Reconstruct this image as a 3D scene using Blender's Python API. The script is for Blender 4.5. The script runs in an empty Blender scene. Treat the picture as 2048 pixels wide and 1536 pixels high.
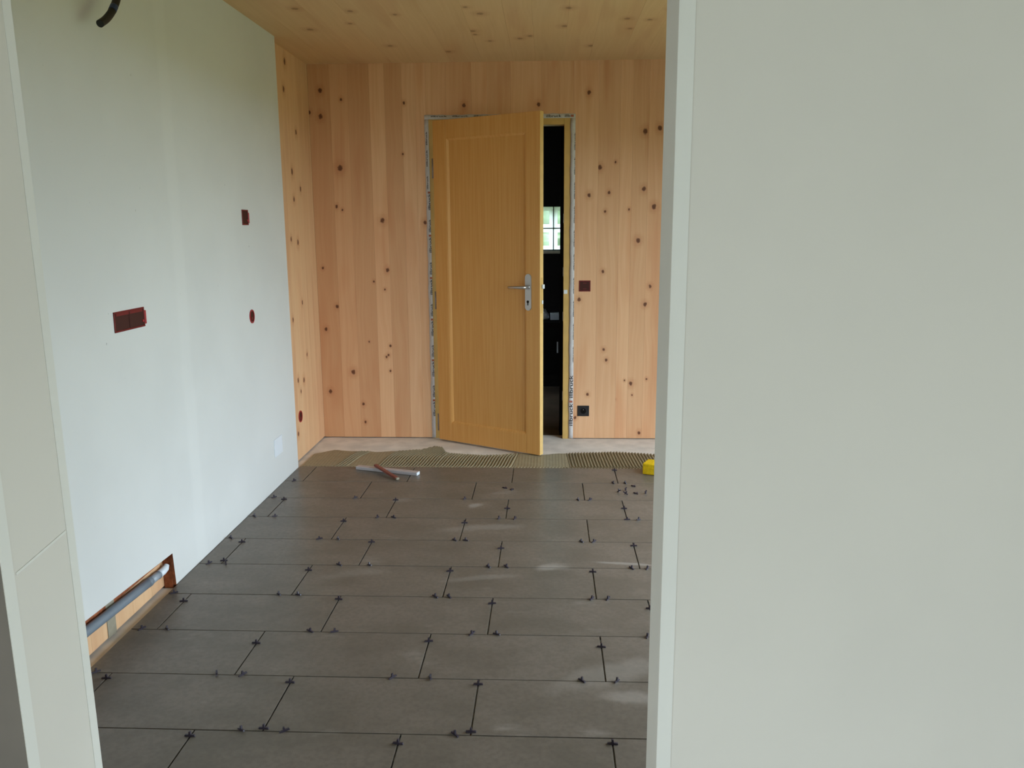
import bpy, bmesh, math, random
from mathutils import Vector, Matrix, noise

random.seed(7)
SC = bpy.context.scene
COL = SC.collection

# ------------------------------------------------------------------ camera
cam_d = bpy.data.cameras.new('camera')
cam_d.sensor_width = 36.0
cam_d.lens = 1638.585 / 2048 * 36.0
cam_d.clip_start = 0.05
cam = bpy.data.objects.new('camera', cam_d)
COL.objects.link(cam)
R = Vector((0.99906633, 0.04282905, -0.00566943))
U = Vector((-0.00242351, 0.18658123, 0.98243655))
F = Vector((-0.04313464, 0.98150553, -0.18651083))
M = Matrix((R, U, -F)).transposed().to_4x4()
M.translation = Vector((0, 0, 1.4169))
cam.matrix_world = M
SC.camera = cam

# ------------------------------------------------------------------ sky, exposure, daylight through the windows
SC.view_settings.view_transform = 'Standard'
SC.view_settings.look = 'None'
SC.view_settings.gamma = 1.0
SC.view_settings.use_curve_mapping = False
SC.view_settings.exposure = 0.5
SKY = 6.0
w = bpy.data.worlds.new('overcast_sky')
SC.world = w
w.use_nodes = True
bg = w.node_tree.nodes['Background']
bg.inputs['Color'].default_value = (0.75, 0.895, 1.0, 1)
bg.inputs['Strength'].default_value = SKY

def portal(name, loc, rot, sx, sy):
    l = bpy.data.lights.new(name, 'AREA')
    l.shape = 'RECTANGLE'; l.size = sx; l.size_y = sy
    l.cycles.is_portal = True
    o = bpy.data.objects.new(name, l); COL.objects.link(o)
    o.location = loc; o.rotation_euler = rot
# room sizes -------------------------------------------------------
D = 5.5213          # back wall face
H = 2.4655          # ceiling
XW = -1.5594        # timber side wall face
XL = -1.5099        # plaster lining face
YE = 4.7375         # far edge of the lining
ZS = -0.018         # screed
XR = 1.7           # right wall
TY0, TD, TW = 2.09771, 0.295204, 0.6
W1 = (1.75, 4.75, 0.04, 2.01)      # window in the right wall: y0 y1 z0 z1
W2 = (-0.2, 1.9, 0.5, 2.25)      # window behind the camera: x0 x1 z0 z1
portal('portal_right', (XR + 0.02, (W1[0]+W1[1])/2, (W1[2]+W1[3])/2), (0, math.pi/2, 0), W1[3]-W1[2], W1[1]-W1[0])
W3 = (-1.9, -0.1, 0.7, 2.2)      # unseen window added west to light the right reveal: y0 y1 z0 z1
portal('portal_west', (-3.02, (W3[0]+W3[1])/2, (W3[2]+W3[3])/2), (0, -math.pi/2, 0), W3[3]-W3[2], W3[1]-W3[0])
portal('portal_rear', ((W2[0]+W2[1])/2, -3.02, (W2[2]+W2[3])/2), (math.pi/2, 0, 0), W2[1]-W2[0], W2[3]-W2[2])

# ------------------------------------------------------------------ helpers
def lin(r, g, b):
    f = lambda c: (c/255/12.92) if c/255 <= 0.04045 else ((c/255+0.055)/1.055)**2.4
    return (f(r), f(g), f(b), 1)

def link(o, parent=None):
    COL.objects.link(o)
    if parent is not None:
        o.parent = parent
    return o

def mesh_obj(name, verts, faces, mat, parent=None, smooth=False):
    me = bpy.data.meshes.new(name)
    me.from_pydata(verts, [], faces)
    me.update()
    if smooth:
        for p in me.polygons: p.use_smooth = True
    if mat is not None: me.materials.append(mat)
    return link(bpy.data.objects.new(name, me), parent)

class B:
    """collects shapes of ONE object"""
    def __init__(s): s.bm = bmesh.new()
    def box(s, x0, x1, y0, y1, z0, z1, bev=0, seg=1, mtx=None):
        r = bmesh.ops.create_cube(s.bm, size=1)
        vs = r['verts']
        for v in vs:
            v.co = Vector((x0+(v.co.x+.5)*(x1-x0), y0+(v.co.y+.5)*(y1-y0), z0+(v.co.z+.5)*(z1-z0)))
        if mtx is not None: bmesh.ops.transform(s.bm, matrix=mtx, verts=vs)
        if bev:
            es = list({e for v in vs for e in v.link_edges})
            bmesh.ops.bevel(s.bm, geom=es, offset=bev, segments=seg, affect='EDGES', profile=.6)
        return s
    def prism(s, pts, axis, a, b):
        """polygon pts in the two other axes, extruded along axis (0,1,2) from a to b"""
        def co(p, t):
            q = [p[0], p[1]]; q.insert(axis, t); return q
        lo = [s.bm.verts.new(co(p, a)) for p in pts]
        hi = [s.bm.verts.new(co(p, b)) for p in pts]
        n = len(pts)
        fs = [s.bm.faces.new(lo[::-1]), s.bm.faces.new(hi)]
        for i in range(n):
            fs.append(s.bm.faces.new((lo[i], lo[(i+1) % n], hi[(i+1) % n], hi[i])))
        bmesh.ops.recalc_face_normals(s.bm, faces=fs)
        return s
    def tube(s, path, rad, n=14, cap=True):
        path = [Vector(p) for p in path]
        rads = rad if isinstance(rad, (list, tuple)) else [rad]*len(path)
        rings = []
        up = Vector((0.13, 0.21, 1)).normalized()
        for i, p in enumerate(path):
            t = (path[min(i+1, len(path)-1)] - path[max(i-1, 0)])
            if t.length < 1e-9: t = Vector((0, 1, 0))
            t.normalize()
            a = up.cross(t)
            if a.length < .05: a = Vector((1, 0, 0)).cross(t)
            a.normalize(); b = t.cross(a)
            rings.append([s.bm.verts.new(p + (a*math.cos(2*math.pi*k/n) + b*math.sin(2*math.pi*k/n))*rads[i]) for k in range(n)])
        fs = []
        for i in range(len(rings)-1):
            for k in range(n):
                fs.append(s.bm.faces.new((rings[i][k], rings[i][(k+1) % n], rings[i+1][(k+1) % n], rings[i+1][k])))
        for f in fs: f.smooth = True
        if cap:
            fs.append(s.bm.faces.new(rings[0][::-1])); fs.append(s.bm.faces.new(rings[-1]))
        bmesh.ops.recalc_face_normals(s.bm, faces=fs)
        return s
    def build(s, name, mat, parent=None):
        me = bpy.data.meshes.new(name)
        s.bm.to_mesh(me); s.bm.free()
        for m in (mat if isinstance(mat, (list, tuple)) else [mat]): me.materials.append(m)
        return link(bpy.data.objects.new(name, me), parent)

def tag(o, label, cat, group=None, kind=None):
    o['label'] = label; o['category'] = cat
    if group: o['group'] = group
    if kind: o['kind'] = kind
    return o

def struct(o, label=None, cat=None):
    o['kind'] = 'structure'
    if label: o['label'] = label
    if cat: o['category'] = cat
    return o

def empty(name, loc=(0, 0, 0), rz=0):
    o = bpy.data.objects.new(name, None)
    o.empty_display_size = 0.1
    o.location = loc; o.rotation_euler = (0, 0, rz)
    return link(o)

def recentre(o, loc):
    """put the object's origin at loc, geometry stays"""
    loc = Vector(loc)
    o.data.transform(Matrix.Translation(-loc)); o.location = loc
    return o

# ------------------------------------------------------------------ materials
class NT:
    def __init__(s, name, rough=.6, spec=.4):
        s.m = bpy.data.materials.new(name); s.m.use_nodes = True
        s.t = s.m.node_tree; s.b = s.t.nodes['Principled BSDF']
        s.b.inputs['Roughness'].default_value = rough
        s.b.inputs['Specular IOR Level'].default_value = spec
        s.tc = s.t.nodes.new('ShaderNodeTexCoord')
    def n(s, typ, **kw):
        nd = s.t.nodes.new(typ)
        for k, v in kw.items(): setattr(nd, k, v)
        return nd
    def L(s, a, b): s.t.links.new(a, b)
    def val(s, sock, v):
        if hasattr(v, 'links'): s.L(v, sock)
        else: sock.default_value = v
    def math(s, op, a, b=None, c=None, clamp=False):
        nd = s.n('ShaderNodeMath', operation=op, use_clamp=clamp)
        for i, v in enumerate((a, b, c)):
            if v is not None: s.val(nd.inputs[i], v)
        return nd.outputs[0]
    def vmath(s, op, a, b=None):
        nd = s.n('ShaderNodeVectorMath', operation=op)
        s.val(nd.inputs[0], a)
        if b is not None: s.val(nd.inputs[1], b)
        return nd.outputs['Value'] if op in ('LENGTH', 'DISTANCE') else nd.outputs[0]
    def mix(s, f, a, b):
        nd = s.n('ShaderNodeMix', data_type='RGBA')
        s.val(nd.inputs[0], f); s.val(nd.inputs[6], a); s.val(nd.inputs[7], b)
        return nd.outputs[2]
    def noise(s, vec, scale, detail=3, rough=.5):
        nd = s.n('ShaderNodeTexNoise')
        s.val(nd.inputs['Vector'], vec); nd.inputs['Scale'].default_value = scale
        nd.inputs['Detail'].default_value = detail; nd.inputs['Roughness'].default_value = rough
        return nd.outputs['Fac']
    def rng(s, v, a, b, c=0.0, d=1.0):
        nd = s.n('ShaderNodeMapRange', interpolation_type='SMOOTHSTEP')
        s.val(nd.inputs[0], v)
        for i, q in enumerate((a, b, c, d)): nd.inputs[i+1].default_value = q
        return nd.outputs[0]
    def scale(s, vec, sc):
        return s.vmath('MULTIPLY', vec, tuple(sc))
    def bump(s, h, strength, dist):
        nd = s.n('ShaderNodeBump'); nd.inputs['Strength'].default_value = strength
        nd.inputs['Distance'].default_value = dist
        s.L(h, nd.inputs['Height']); s.L(nd.outputs[0], s.b.inputs['Normal'])
    def col(s, c): s.val(s.b.inputs['Base Color'], c)

def plain(name, c, rough=.6, spec=.4, metal=0, var=.0, vs=30, bump=0):
    q = NT(name, rough, spec)
    q.b.inputs['Metallic'].default_value = metal
    if var or bump:
        f = q.noise(q.tc.outputs['Object'], vs, 4)
    if var:
        a = tuple(max(0, x*(1-var)) for x in c[:3]) + (1,); b = tuple(min(1, x*(1+var)) for x in c[:3]) + (1,)
        q.col(q.mix(q.rng(f, .3, .7), a, b))
    else: q.col(c)
    if bump: q.bump(f, .5, bump)
    return q.m

def wood(name, iu, iv, ca, cb, cw, kn=.93):
    """edge-glued spruce boards: grain along axis iv; knots come from each board's own properties"""
    q = NT(name, .55, .3)
    sep = q.n('ShaderNodeSeparateXYZ'); q.L(q.tc.outputs['Object'], sep.inputs[0])
    u, v = sep.outputs[iu], sep.outputs[iv]
    at = q.n('ShaderNodeAttribute', attribute_type='OBJECT', attribute_name='tone')
    sa = q.n('ShaderNodeSeparateXYZ'); q.L(at.outputs['Vector'], sa.inputs[0])
    tone, warm, off = sa.outputs
    cmb = q.n('ShaderNodeCombineXYZ'); q.L(u, cmb.inputs[0]); q.L(v, cmb.inputs[1]); q.L(off, cmb.inputs[2])
    uv = cmb.outputs[0]
    wob = q.noise(q.scale(uv, (2.0, 1.1, 1)), 1.0, 2)
    us = q.math('ADD', u, q.math('MULTIPLY', wob, .12))
    c2 = q.n('ShaderNodeCombineXYZ'); q.L(us, c2.inputs[0]); q.L(v, c2.inputs[1]); q.L(off, c2.inputs[2])
    g1 = q.noise(q.scale(c2.outputs[0], (55, .9, 3)), 1.0, 3)
    g2 = q.noise(q.scale(c2.outputs[0], (190, 4.0, 3)), 1.0, 2)
    g3 = q.noise(q.scale(uv, (7, 1.3, 3)), 1.0, 3)
    g = q.math('ADD', q.math('MULTIPLY', g1, .5), q.math('ADD', q.math('MULTIPLY', g2, .2), q.math('MULTIPLY', g3, .3)))
    base = q.mix(q.rng(g, .25, .78), ca, cb)
    base = q.mix(q.math('MULTIPLY', warm, .75), base, cw)
    base = q.mix(q.rng(q.noise(q.scale(uv, (9, 1.2, 5)), 1.0, 2), .5, .72, 0, .38), base, (cw[0]*.92, cw[1]*.85, cw[2]*.9, 1))
    # knots
    dm = None
    flat = q.n('ShaderNodeCombineXYZ'); q.L(u, flat.inputs[0]); q.L(q.math('MULTIPLY', v, .8), flat.inputs[1])
    for i in range(7):
        k = q.n('ShaderNodeAttribute', attribute_type='OBJECT', attribute_name='knot%d' % i)
        sk = q.n('ShaderNodeSeparateXYZ'); q.L(k.outputs['Vector'], sk.inputs[0])
        kk = q.n('ShaderNodeCombineXYZ'); q.L(sk.outputs[0], kk.inputs[0]); q.L(q.math('MULTIPLY', sk.outputs[1], .8), kk.inputs[1])
        d = q.math('DIVIDE', q.vmath('DISTANCE', flat.outputs[0], kk.outputs[0]), q.math('MAXIMUM', sk.outputs[2], .0005))
        dm = d if dm is None else q.math('MINIMUM', dm, d)
    dn = q.math('ADD', dm, q.math('MULTIPLY', q.math('SUBTRACT', q.noise(uv, 70, 2), .5), .9))
    base = q.mix(q.rng(dn, 3.4, .9, 0, .28), base, lin(176, 104, 62))
    base = q.mix(q.rng(dn, 1.15, .55, 0, kn), base, lin(96, 52, 32))
    mul = q.n('ShaderNodeVectorMath', operation='SCALE'); q.L(base, mul.inputs[0]); q.L(tone, mul.inputs['Scale'])
    q.col(mul.outputs[0])
    q.bump(g, .15, .001)
    return q.m

M_BACK = wood('spruce_boards_upright', 0, 2, lin(216, 166, 126), lin(231, 189, 148), lin(207, 140, 90))
M_SIDE = wood('spruce_boards_side', 1, 2, lin(218, 174, 132), lin(230, 192, 150), lin(208, 156, 114))
M_CEIL = wood('spruce_boards_ceiling', 0, 1, lin(218, 184, 138), lin(228, 196, 152), lin(212, 168, 122), .5)

def plaster(name, c, seam_y=None):
    q = NT(name, .8, .25)
    o = q.tc.outputs['Object']
    f = q.noise(o, 2.2, 4)
    f2 = q.noise(o, 90, 3)
    a = tuple(x*.955 for x in c[:3]) + (1,)
    base = q.mix(q.rng(f, .35, .65), a, c)
    if seam_y:
        sep = q.n('ShaderNodeSeparateXYZ'); q.L(o, sep.inputs[0])
        for s0, wd in seam_y:
            dd = q.math('ABSOLUTE', q.math('SUBTRACT', q.math('ADD', sep.outputs[1], q.math('MULTIPLY', q.math('SUBTRACT', q.noise(o, 5, 2), .5), .05)), s0))
            base = q.mix(q.rng(dd, wd, wd*.4, 0, .3), base, (min(1, c[0]*1.1), min(1, c[1]*1.1), min(1, c[2]*1.1), 1))
    # small scuffs
    sp = q.noise(q.scale(o, (60, 60, 34)), 1.0, 1)
    base = q.mix(q.rng(sp, .80, .86, 0, .5), base, lin(120, 120, 115))
    q.col(base); q.bump(f2, .12, .0006)
    return q.m
M_PL = plaster('gypsum_lining', lin(216, 216, 213), [(3.33, .07), (2.1, .06)])
M_PR = plaster('gypsum_partition', lin(209, 203, 193))
M_FILL = plaster('joint_filler', lin(216, 213, 205))
M_TAUPE = plain('brown_partition_face', lin(112, 104, 95), .85, .2, var=.06, vs=8)  # darker brown for the near face of the left partition
M_BOARDEDGE = plain('cut_board_edge', lin(150, 88, 58), .85, .2, var=.3, vs=40)

# dried cement wiped across the tiles: x, y, half length, half width, angle, strength
SMEARS = [(-.375, 4.07, .06, .035, .7, .42), (.02, 3.29, .085, .05, .1, .4), (.35, 3.33, .22, .016, -.12, .4), (-.27, 3.17, .22, .03, .2, .17),
          (.26, 2.31, .12, .05, -.1, .26), (-.80, 3.20, .20, .05, .3, .13), (-.30, 3.75, .3, .05, .15, .2), (.22, 2.45, .3, .08, .4, .2)]
q = NT('stone_look_tile', .33, .24)
o_ = q.tc.outputs['Object']
oi = q.n('ShaderNodeObjectInfo')
vv = q.n('ShaderNodeCombineXYZ'); q.L(q.math('MULTIPLY', oi.outputs['Random'], 40.0), vv.inputs[2])
pv = q.vmath('ADD', o_, vv.outputs[0])
f1 = q.noise(q.scale(pv, (3, 4.5, 3)), 1.5, 4, .6)
f2 = q.noise(pv, 60, 3, .6)
gm = q.n('ShaderNodeNewGeometry')
c_ = q.mix(q.rng(f1, .3, .7), lin(101, 94, 85), lin(116, 107, 98))
c_ = q.mix(q.rng(f2, .35, .7, 0, .45), c_, lin(92, 85, 77))
# cement haze wiped over the fresh tiles
sm = q.noise(q.scale(gm.outputs['Position'], (1.3, 3.2, 1)), 2.3, 4, .62)
hz = q.rng(sm, .60, .78, 0, .28)
wv = q.noise(q.scale(gm.outputs['Position'], (1, 1, 0)), 14, 3)
for (sx_, sy_, rx_, ry_, an_, am_) in SMEARS:
    pp_ = q.vmath('SUBTRACT', gm.outputs['Position'], (sx_, sy_, 0))
    sp_ = q.n('ShaderNodeSeparateXYZ'); q.L(pp_, sp_.inputs[0])
    ca_, sa_ = math.cos(an_), math.sin(an_)
    u_ = q.math('ADD', q.math('MULTIPLY', sp_.outputs[0], ca_/rx_), q.math('MULTIPLY', sp_.outputs[1], sa_/rx_))
    v_ = q.math('ADD', q.math('MULTIPLY', sp_.outputs[0], -sa_/ry_), q.math('MULTIPLY', sp_.outputs[1], ca_/ry_))
    v_ = q.math('ADD', v_, q.math('MULTIPLY', q.math('MULTIPLY', u_, u_), .5))
    d_ = q.math('SQRT', q.math('ADD', q.math('MULTIPLY', u_, u_), q.math('MULTIPLY', v_, v_)))
    d_ = q.math('ADD', d_, q.math('MULTIPLY', q.math('SUBTRACT', wv, .5), .9))
    hz = q.math('MAXIMUM', hz, q.rng(d_, 1.0, .35, 0, am_))
c_ = q.mix(hz, c_, lin(176, 168, 160))
q.col(c_)
q.val(q.b.inputs['Roughness'], q.math('ADD', q.math('MULTIPLY', f2, .12), q.math('ADD', q.math('MULTIPLY', hz, .4), .27)))
q.bump(f2, .06, .0006)
M_TILE = q.m

M_SCREED = plain('cement_screed', lin(224, 218, 211), .9, .2, var=.10, vs=9, bump=.001)
M_MORTAR = plain('wet_tile_adhesive', lin(146, 137, 112), .45, .5, var=.08, vs=60)
M_SPACER = plain('dark_plastic', lin(52, 45, 56), .45, .5)
M_DARK = plain('dark_recess', lin(34, 26, 20), .9, .1)
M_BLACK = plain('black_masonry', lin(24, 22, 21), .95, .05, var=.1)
q = NT('varnished_door_wood', .42, .4)
o_ = q.tc.outputs['Object']
g = q.noise(q.scale(o_, (90, 90, 2.2)), 1.0, 4)
q.col(q.mix(q.rng(g, .35, .65), lin(216, 156, 84), lin(222, 165, 95)))
M_DOOR = q.m
M_DOOREDGE = plain('pale_door_wood', lin(222, 184, 118), .45, .4, var=.05, vs=20)
M_JAMB = plain('pale_frame_wood', lin(208, 170, 100), .5, .35, var=.06, vs=14)
M_TAPE = plain('white_fleece_tape', lin(206, 201, 200), .7, .3, var=.04, vs=50)
M_INK = plain('black_print', lin(38, 32, 34), .8, .2)
M_INKR = plain('red_print', lin(170, 104, 84), .8, .2)
M_STEEL = plain('brushed_aluminium', lin(190, 186, 184), .32, .5, metal=.85)
M_HINGE = plain('grey_hinge_metal', lin(150, 142, 138), .4, .5, metal=.5)
M_RED = plain('red_plastic_box', lin(112, 26, 26), .5, .4, var=.1, vs=60)
M_REDL = plain('bright_red_plastic', lin(168, 34, 44), .4, .5)
M_REDIN = plain('dark_red_box_inside', lin(66, 30, 22), .7, .3)
M_SOCK = plain('black_socket_plastic', lin(34, 33, 35), .35, .5)
M_GREYP = plain('grey_pvc', lin(120, 130, 140), .4, .5, var=.06, vs=20)
M_GREYL = plain('pale_grey_pvc', lin(160, 168, 176), .3, .5)
M_HOSE = plain('black_conduit_plastic', lin(30, 30, 27), .5, .4)
M_BLUE = plain('blue_band', lin(38, 58, 92), .5, .4)
M_YEL = plain('yellow_sponge', lin(214, 176, 22), .85, .2, var=.12, vs=60, bump=.004)
M_STICK = plain('reddish_stain_wood', lin(132, 74, 62), .6, .3, var=.1, vs=30)
M_ALU = plain('anodised_bar', lin(188, 180, 182), .35, .5, metal=.25, var=.04, vs=30)
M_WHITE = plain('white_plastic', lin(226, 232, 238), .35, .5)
M_GRASS = plain('lawn', lin(116, 119, 80), .95, .1, var=.2, vs=.7)
M_HEDGE = plain('hedge_green', lin(158, 172, 138), .9, .1, var=.3, vs=3)
M_FLOOR2 = plain('old_concrete', lin(128, 112, 94), .8, .3, var=.15, vs=4)
M_GREYW = plain('grey_wood_stud', lin(150, 142, 124), .8, .2, var=.1)

# ------------------------------------------------------------------ ground outside
gnd = B().box(-40, 40, -40, 40, -.42, -.35).build('ground', M_GRASS)
struct(gnd, 'green lawn around the house', 'lawn')

# ------------------------------------------------------------------ floor with tiles
fl = B().box(-3.1, XR+.1, -3.1, 5.62, -.16, ZS).build('floor', M_SCREED)
struct(fl, 'floor of grey cement screed carrying brown grey tiles in running bond', 'floor')
X0 = {-1: -1.0156, 0: -1.4164, 1: -1.0122, 2: -1.4103, 3: -1.0079, 4: -1.4074, 5: -1.0042, 6: -1.4048, 7: -1.0012, 8: -1.4004, -2: -1.4180, -3: -1.0170}
J = .0048
tile_cache = {}
def tile_mesh(wd):
    key = round(wd, 4)
    if key not in tile_cache:
        b = B().box(0, wd, 0, TD-.0038, -.0095, 0)
        top = [e for e in b.bm.edges if all(v.co.z > -.001 for v in e.verts)]
        bmesh.ops.bevel(b.bm, geom=top, offset=.0009, segments=2, affect='EDGES', profile=.5)
        me = bpy.data.meshes.new('tile'); b.bm.to_mesh(me); b.bm.free()
        me.materials.append(M_TILE); tile_cache[key] = me
    return tile_cache[key]
XMIN, XMAX = -1.5045, XR-.01
for k in range(-3, 9):
    y = TY0 + k*TD + .0019
    if y < 1.12: continue
    xs = [XMIN]
    x = X0[k]
    while x < XMIN + .02: x += TW
    while x < XMAX - .02: xs.append(x); x += TW
    xs.append(XMAX)
    for a, b in zip(xs, xs[1:]):
        a2 = a + (J/2 if a != XMIN else 0); b2 = b - (J/2 if b != XMAX else 0)
        o = bpy.data.objects.new('tile', tile_mesh(b2-a2)); link(o, fl)
        o.location = (a2, y, random.uniform(-.0005, .0002))

# ------------------------------------------------------------------ walls of boards
def boards(parent, mat, bounds, make, knots, tones, gap=.0004):
    """bounds: list of (u0,u1,extra); make(u0,u1,extra)->B ; knots: (u,v,r)"""
    for i, bd in enumerate(bounds):
        u0, u1 = bd[0]+gap/2, bd[1]-gap/2
        o = make(u0, u1, bd).build('board', mat, parent)
        mine = [k for k in knots if u0-.004 <= k[0] < u1+.004][:7]
        if len(bd) > 2 and bd[2] is not None:
            mine = [k for k in knots if u0-.004 <= k[0] < u1+.004 and bd[2] <= k[1] <= bd[3]][:7]
        for j in range(7):
            o['knot%d' % j] = [float(c) for c in mine[j]] if j < len(mine) else [99.0, 99.0, .001]
        t = tones(u0, u1, i)
        o['tone'] = [t[0], t[1], random.uniform(0, 50)]

DOX0, DOX1, DOZ = -.792, .166, 2.132      # rough door opening
wb = B().box(-1.70, DOX0, D+.028, 5.80, -.30, H+.05).box(DOX1, XR+.1, D+.028, 5.80, -.30, H+.05).box(DOX0, DOX1, D+.028, 5.80, DOZ, H+.05)
wb = wb.build('wall_back', M_DARK)
struct(wb, 'back wall of upright glued spruce boards with dark knots', 'wall')
big = {(640, 233), (680, 336), (765, 441), (707, 744), (1291, 263), (1288, 378), (1308, 413), (1276, 481), (1264, 790), (1290, 609), (640, 181), (775, 540), (661, 783)}
KN = [(-1.479, 2.304, 1), (-1.556, 2.168, .8), (-1.484, 2.142, 1.1), (-1.344, 2.246, .6), (-.933, 2.22, .6), (-1.37, 1.815, 1.3), (-1.404, 1.567, .7), (-1.1, 1.474, 1.1), (-1.366, 1.544, .5), (-.815, 1.459, .9), (-1.516, 1.162, .6), (-1.077, 1.147, .9), (-1.43, .902, .8), (-1.515, .748, .8), (-1.172, 1.07, .5), (-1.099, 1.016, .5), (-1.338, .449, 1.1), (-1.505, .312, .9), (-1.277, .224, .7), (-1.268, .095, .6), (-1.074, .631, .6), (-1.09, .568, .6), (-1.104, .554, .6), (-1.08, .457, .5), (-1.071, .192, .6), (-.061, 2.2, .9), (-.543, 2.2, .9), (.262, 2.27, .9), (.628, 2.026, 1.2), (.72, 2.046, 1.1), (.338, 1.804, 1), (.439, 1.837, .5), (.627, 1.665, 1), (.695, 1.553, 1.1), (.4, 1.644, .7), (.27, 1.629, .9), (.376, 1.523, .6), (.532, 1.535, .5), (.596, 1.334, 1.1), (.368, 1.132, .7), (.682, 1.032, .8), (.652, .912, .9), (.211, .946, .8), (.38, .607, .7), (.398, .535, .7), (.567, .373, 1), (.578, .293, .4), (.674, .405, .5), (.525, .394, .4), (.463, .261, .4), (.275, .296, .7), (.632, .026, .8), (.56, .033, .6), (.191, .134, .7), (.572, 2.22, .7), (-.95, 1.9, .5), (-1.22, .66, .4), (1.1, 1.4, 1), (1.5, .8, 1), (2.0, 1.7, 1)]
KN = [(a, b, r*.0140) for a, b, r in KN]
def bk(u0, u1, bd):
    z0, z1 = (bd[2], bd[3]) if len(bd) > 2 else (-.012, H+.01)
    return B().box(u0, u1, D, D+.028, z0, z1, .0003)
bl = [-1.5594, -1.418, -1.2985, -1.1595, -1.0604, -.9483, -.86, DOX0]
bnd = [(a, b) for a, b in zip(bl, bl[1:])]
ab = [DOX0, -.66, -.495, -.392, -.241, -.04, .075, DOX1]
bnd += [(a, b, DOZ, H+.01) for a, b in zip(ab, ab[1:])]
br = [DOX1, .3275, .4663, .5469, .6498, .765, .90, 1.03, 1.18, 1.30, 1.45, 1.58, XR]
bnd += [(a, b) for a, b in zip(br, br[1:])]
tn = [(.93, .62), (1.0, .42), (.94, .55), (1.06, .22), (.95, .5), (1.03, .14), (1.05, .1),
      (1.02, .3), (1.0, .45), (1.04, .3), (.98, .4), (1.03, .25), (1.0, .35), (1.02, .3),
      (1.06, .12), (1.0, .25), (1.05, .2), (.98, .35), (1.02, .3)]
boards(wb, M_BACK, bnd, bk, KN, lambda a, b, i: tn[i] if i < len(tn) else (random.uniform(.94, 1.05), random.uniform(.1, .5)))

ws = B().box(-1.72, XW-.028, .9, D+.03, -.30, H+.05).build('wall_side', M_DARK)
struct(ws, 'side wall of spruce boards behind and beyond the plaster lining', 'wall')
KS = [(5.059, 2.396, 1), (5.011, 2.233, .9), (5.214, 2.009, .8), (5.089, 1.766, 1), (5.247, 1.669, .8), (5.1, 1.602, .8), (5.134, 1.338, .9), (4.93, .16, .8), (4.985, .49, .8), (5.105, .47, .8), (5.161, .961, .7), (4.95, .874, .7), (5.03, .41, .6), (5.0, 1.36, .7), (5.2, .62, .6)]
KS = [(a, b, r*.019) for a, b, r in KS]
ys = [5.5213, 5.385, 5.27, 5.17, 5.06, 4.97, 4.85]
while ys[-1] > 1.15: ys.append(ys[-1]-.145)
ys = ys[::-1]
boards(ws, M_SIDE, [(a, b) for a, b in zip(ys, ys[1:])], lambda a, b, bd: B().box(XW-.028, XW, a, b, -.008, H+.01, .0006), KS,
       lambda a, b, i: (random.uniform(.97, 1.05), random.uniform(.05, .3)))

cl = B().box(-3.1, XR+.1, -3.1, 5.80, H+.028, H+.16).build('ceiling', M_DARK)
struct(cl, 'ceiling of long spruce boards running towards the back wall', 'ceiling')
KC = [(-1.222, 4.177), (-1.027, 4.484), (-.762, 4.32), (-.401, 4.203), (-.339, 4.329), (-.408, 4.69), (-.402, 4.771), (-.921, 5.022), (-1.27, 4.597), (.404, 4.476), (.521, 4.505), (-.101, 4.827), (.438, 4.691), (-.331, 4.934), (.088, 4.612), (-.158, 4.884), (-.969, 4.24), (.25, 5.1), (.6, 4.3), (-.6, 5.2), (.1, 4.25)]
KC = [(a, b, random.uniform(.012, .02)) for a, b in KC]
xs = [-1.72]
while xs[-1] < XR-.1: xs.append(xs[-1]+random.choice((.16, .18, .2, .14)))
boards(cl, M_CEIL, [(a, b) for a, b in zip(xs, xs[1:])], lambda a, b, bd: B().box(a, b, 1.0, 5.56, H, H+.028, .0003), KC,
       lambda a, b, i: (random.uniform(.97, 1.02), random.uniform(.15, .35)))
# plain ceiling over the room with the camera
c2 = B().box(-3.1, XR+.1, -3.1, 1.0, H, H+.028).build('ceiling_panel', M_PR, cl)

# ------------------------------------------------------------------ plaster lining with the cut-out for the pipe
CU = [(1.95, .168), (2.4331, .1610), (3.0591, .1370), (3.0703, .0)]     # (y, z)
pts = [(1.1, -.004), (1.95, -.004)] + CU[:3] + [(3.0703, -.004), (YE, -.004), (YE, H+.02), (1.1, H+.02)]
lw = B(); lw.prism(pts, 0, XL-.0125, XL)
lining = lw.build('wall_left', [M_PL, M_BOARDEDGE])
struct(lining, 'pale grey plasterboard wall with red boxes and a low cut-out', 'wall')
for p in lining.data.polygons:
    if abs(p.normal.x) < .5 and p.center.y < 3.2 and p.center.z < .3: p.material_index = 1
# studs and batten in the cavity
for (y0, y1, z0, z1, m, nm) in ((2.632, 2.688, -.012, .2, M_GREYW, 'stud'), (3.066, 3.11, -.016, .2, M_BOARDEDGE, 'stud'), (1.92, 1.96, -.016, .2, M_BOARDEDGE, 'stud')):
    x1 = XW+.0026 if y0 < 3 and y0 > 2 else XL-.0128
    o = B().box(XW+.0005, x1, y0, y1, z0, z1, .001).build(nm, m, lining)
    if m is M_GREYW: o['label'] = 'grey upright strip behind the pipe'
B().box(XW+.0004, XW+.0016, 1.97, 3.06, .100, .215).build('batten', M_BOARDEDGE, lining)

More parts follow.
